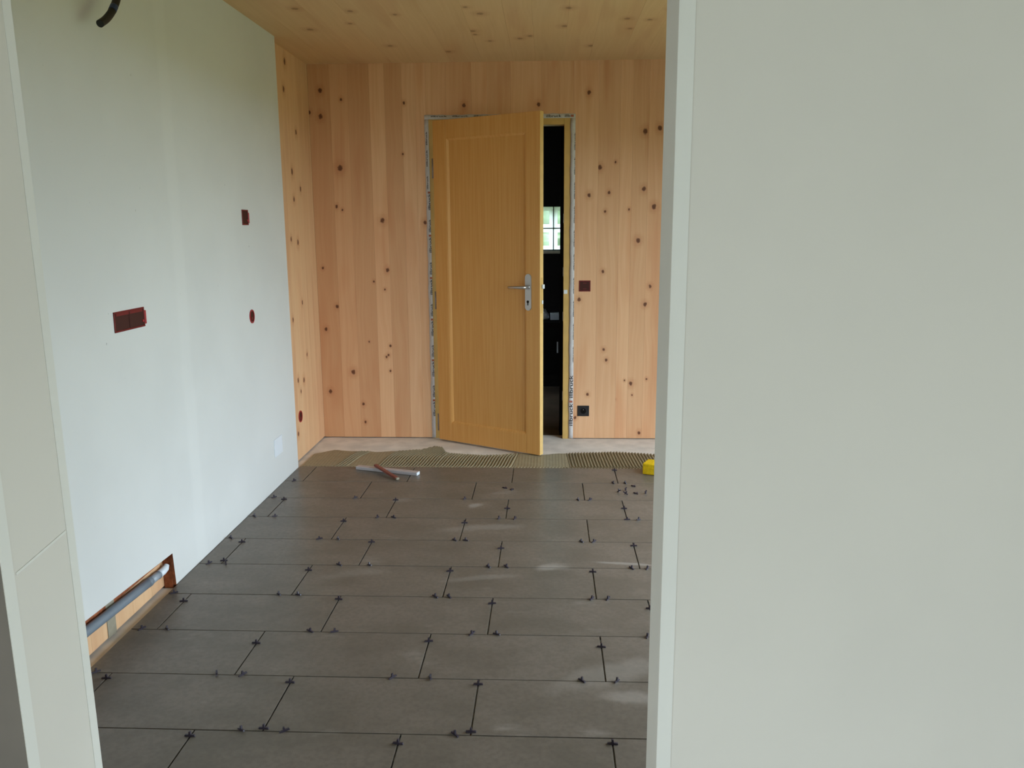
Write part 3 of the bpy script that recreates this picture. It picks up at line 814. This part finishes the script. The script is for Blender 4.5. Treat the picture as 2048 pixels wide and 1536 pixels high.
# darker masonry that narrows the opening behind the frame
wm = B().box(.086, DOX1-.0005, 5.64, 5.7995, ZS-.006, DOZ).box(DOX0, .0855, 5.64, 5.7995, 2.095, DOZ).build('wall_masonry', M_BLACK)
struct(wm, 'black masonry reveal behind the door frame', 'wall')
BX0, BX1, BZ0, BZ1 = -.541, .2490, 1.222, 1.612
YB = 7.5
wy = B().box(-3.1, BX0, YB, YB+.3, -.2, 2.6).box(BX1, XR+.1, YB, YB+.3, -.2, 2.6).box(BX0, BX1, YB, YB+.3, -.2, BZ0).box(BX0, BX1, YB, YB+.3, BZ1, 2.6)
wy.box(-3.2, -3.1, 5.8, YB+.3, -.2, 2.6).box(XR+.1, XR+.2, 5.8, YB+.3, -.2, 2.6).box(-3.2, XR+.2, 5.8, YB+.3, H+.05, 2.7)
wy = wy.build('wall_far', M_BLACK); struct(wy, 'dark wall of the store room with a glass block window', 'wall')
q = NT('frosted_block_rim', .4, .5)
tr_ = q.n('ShaderNodeBsdfTranslucent'); tr_.inputs[0].default_value = (.95, .97, .96, 1)
tp_ = q.n('ShaderNodeBsdfTransparent'); tp_.inputs[0].default_value = (.93, .97, .95, 1)
mx = q.n('ShaderNodeMixShader'); mx.inputs[0].default_value = .25
q.L(tr_.outputs[0], mx.inputs[1]); q.L(tp_.outputs[0], mx.inputs[2])
q.L(mx.outputs[0], q.t.nodes['Material Output'].inputs['Surface']); M_RIM = q.m
q = NT('clear_block_glass', .1, .5)
tp_ = q.n('ShaderNodeBsdfTransparent'); tp_.inputs[0].default_value = (.86, .93, .88, 1)
gl_ = q.n('ShaderNodeBsdfGlossy'); gl_.inputs['Roughness'].default_value = .1
mx = q.n('ShaderNodeMixShader'); mx.inputs[0].default_value = .05
q.L(tp_.outputs[0], mx.inputs[1]); q.L(gl_.outputs[0], mx.inputs[2])
q.L(mx.outputs[0], q.t.nodes['Material Output'].inputs['Surface']); M_CLEAR = q.m
wn = empty('window_3', ((BX0+BX1)/2, YB, BZ0)); struct(wn, 'small window of bright square glass blocks', 'window')
def inwn(o): o.parent = wn; o.matrix_parent_inverse = Matrix.Translation(-wn.location); return o
PX = (BX1-BX0)/4; PZ = (BZ1-BZ0)/2
def rimmesh(x0, x1, z0, z1, y0, y1, wd):
    b_ = B()
    b_.box(x0, x1, y0, y1, z0, z0+wd).box(x0, x1, y0, y1, z1-wd, z1).box(x0, x0+wd, y0, y1, z0+wd, z1-wd).box(x1-wd, x1, y0, y1, z0+wd, z1-wd)
    return b_
for i in range(4):
    for j in range(2):
        x0, x1 = BX0+i*PX+.004, BX0+(i+1)*PX-.004
        z0, z1 = BZ0+j*PZ+.004, BZ0+(j+1)*PZ-.004
        r_ = inwn(rimmesh(x0, x1, z0, z1, YB+.10, YB+.108, .034).build('glass_block', M_RIM))
        g_ = B().box(x0+.033, x1-.033, YB+.104, YB+.112, z0+.033, z1-.033, .003).build('pane', M_CLEAR)
        g_.parent = r_
mj = B()
for i in range(5): mj.box(BX0+i*PX-.004, BX0+i*PX+.004, YB+.098, YB+.115, BZ0, BZ1)
for j in range(3): mj.box(BX0, BX1, YB+.0985, YB+.1145, BZ0+j*PZ-.004, BZ0+j*PZ+.004)
inwn(mj.build('mortar_joint', M_DARK))
inwn(B().box(BX0, BX1, YB-.03, YB+.098, BZ0-.03, BZ0-.0045, .003).build('sill', M_GREYW))

# hedge outside the glass blocks
hv = bmesh.new()
bmesh.ops.create_icosphere(hv, subdivisions=6, radius=1)
for v in hv.verts:
    n0 = v.co.copy()
    v.co = Vector((n0.x*2.6, n0.y*.7, n0.z*1.3)) + n0*(.28*noise.noise(n0*4)+.12*noise.noise(n0*14)+.05*noise.noise(n0*40))
    v.co += Vector((0, 10.2, .85))
me = bpy.data.meshes.new('hedge'); hv.to_mesh(me); hv.free(); [setattr(p, 'use_smooth', True) for p in me.polygons]; me.materials.append(M_HEDGE)
hd = link(bpy.data.objects.new('hedge', me))
tag(recentre(hd, (0, 10.2, -.35)), 'green hedge outside beyond the glass block window', 'hedge', kind='stuff')

wbn = empty('workbench', (-.45, 6.85, -.03)); tag(wbn, 'dark workbench in the store room below the glass blocks', 'workbench')
def inb(o): o.parent = wbn; o.matrix_parent_inverse = Matrix.Translation(-wbn.location); return o
BT = .672
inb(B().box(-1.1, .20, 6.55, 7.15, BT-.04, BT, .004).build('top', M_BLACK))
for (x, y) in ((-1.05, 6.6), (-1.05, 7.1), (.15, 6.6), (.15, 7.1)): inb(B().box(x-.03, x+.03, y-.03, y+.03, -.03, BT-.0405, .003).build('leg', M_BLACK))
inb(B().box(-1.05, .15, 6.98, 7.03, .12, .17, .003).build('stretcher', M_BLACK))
cr = B().box(.022, .096, 6.75, 6.86, BT+.0005, BT+.055, .004, 2).build('storage_box', M_GREYL)
tag(recentre(cr, (.06, 6.8, BT)), 'small pale grey box on the dark workbench', 'box')
bgm = bmesh.new(); bmesh.ops.create_icosphere(bgm, subdivisions=3, radius=1)
for v in bgm.verts:
    n0 = v.co.copy(); r_ = 1+.35*noise.noise(n0*2.3)+.15*noise.noise(n0*6)
    v.co = Vector((n0.x*.036*r_*(1.15-.45*max(n0.z, 0)), n0.y*.05*r_, max(n0.z*.055*r_, -.026)))
me = bpy.data.meshes.new('crumpled_bag'); bgm.to_mesh(me); bgm.free(); [setattr(p, 'use_smooth', True) for p in me.polygons]; me.materials.append(M_WHITE)
bgo = link(bpy.data.objects.new('crumpled_bag', me)); bgo.location = (-.030, 6.82, BT+.0275)
tag(bgo, 'crumpled white bag on the dark workbench', 'bag')
rag = B().box(.075, .0865, 6.540, 6.5455, .43, .52, .001).build('paper_label', M_GREYL)
tag(recentre(rag, (.08, 6.54, .43)), 'narrow pale paper tag hanging on the front of the workbench', 'tag')
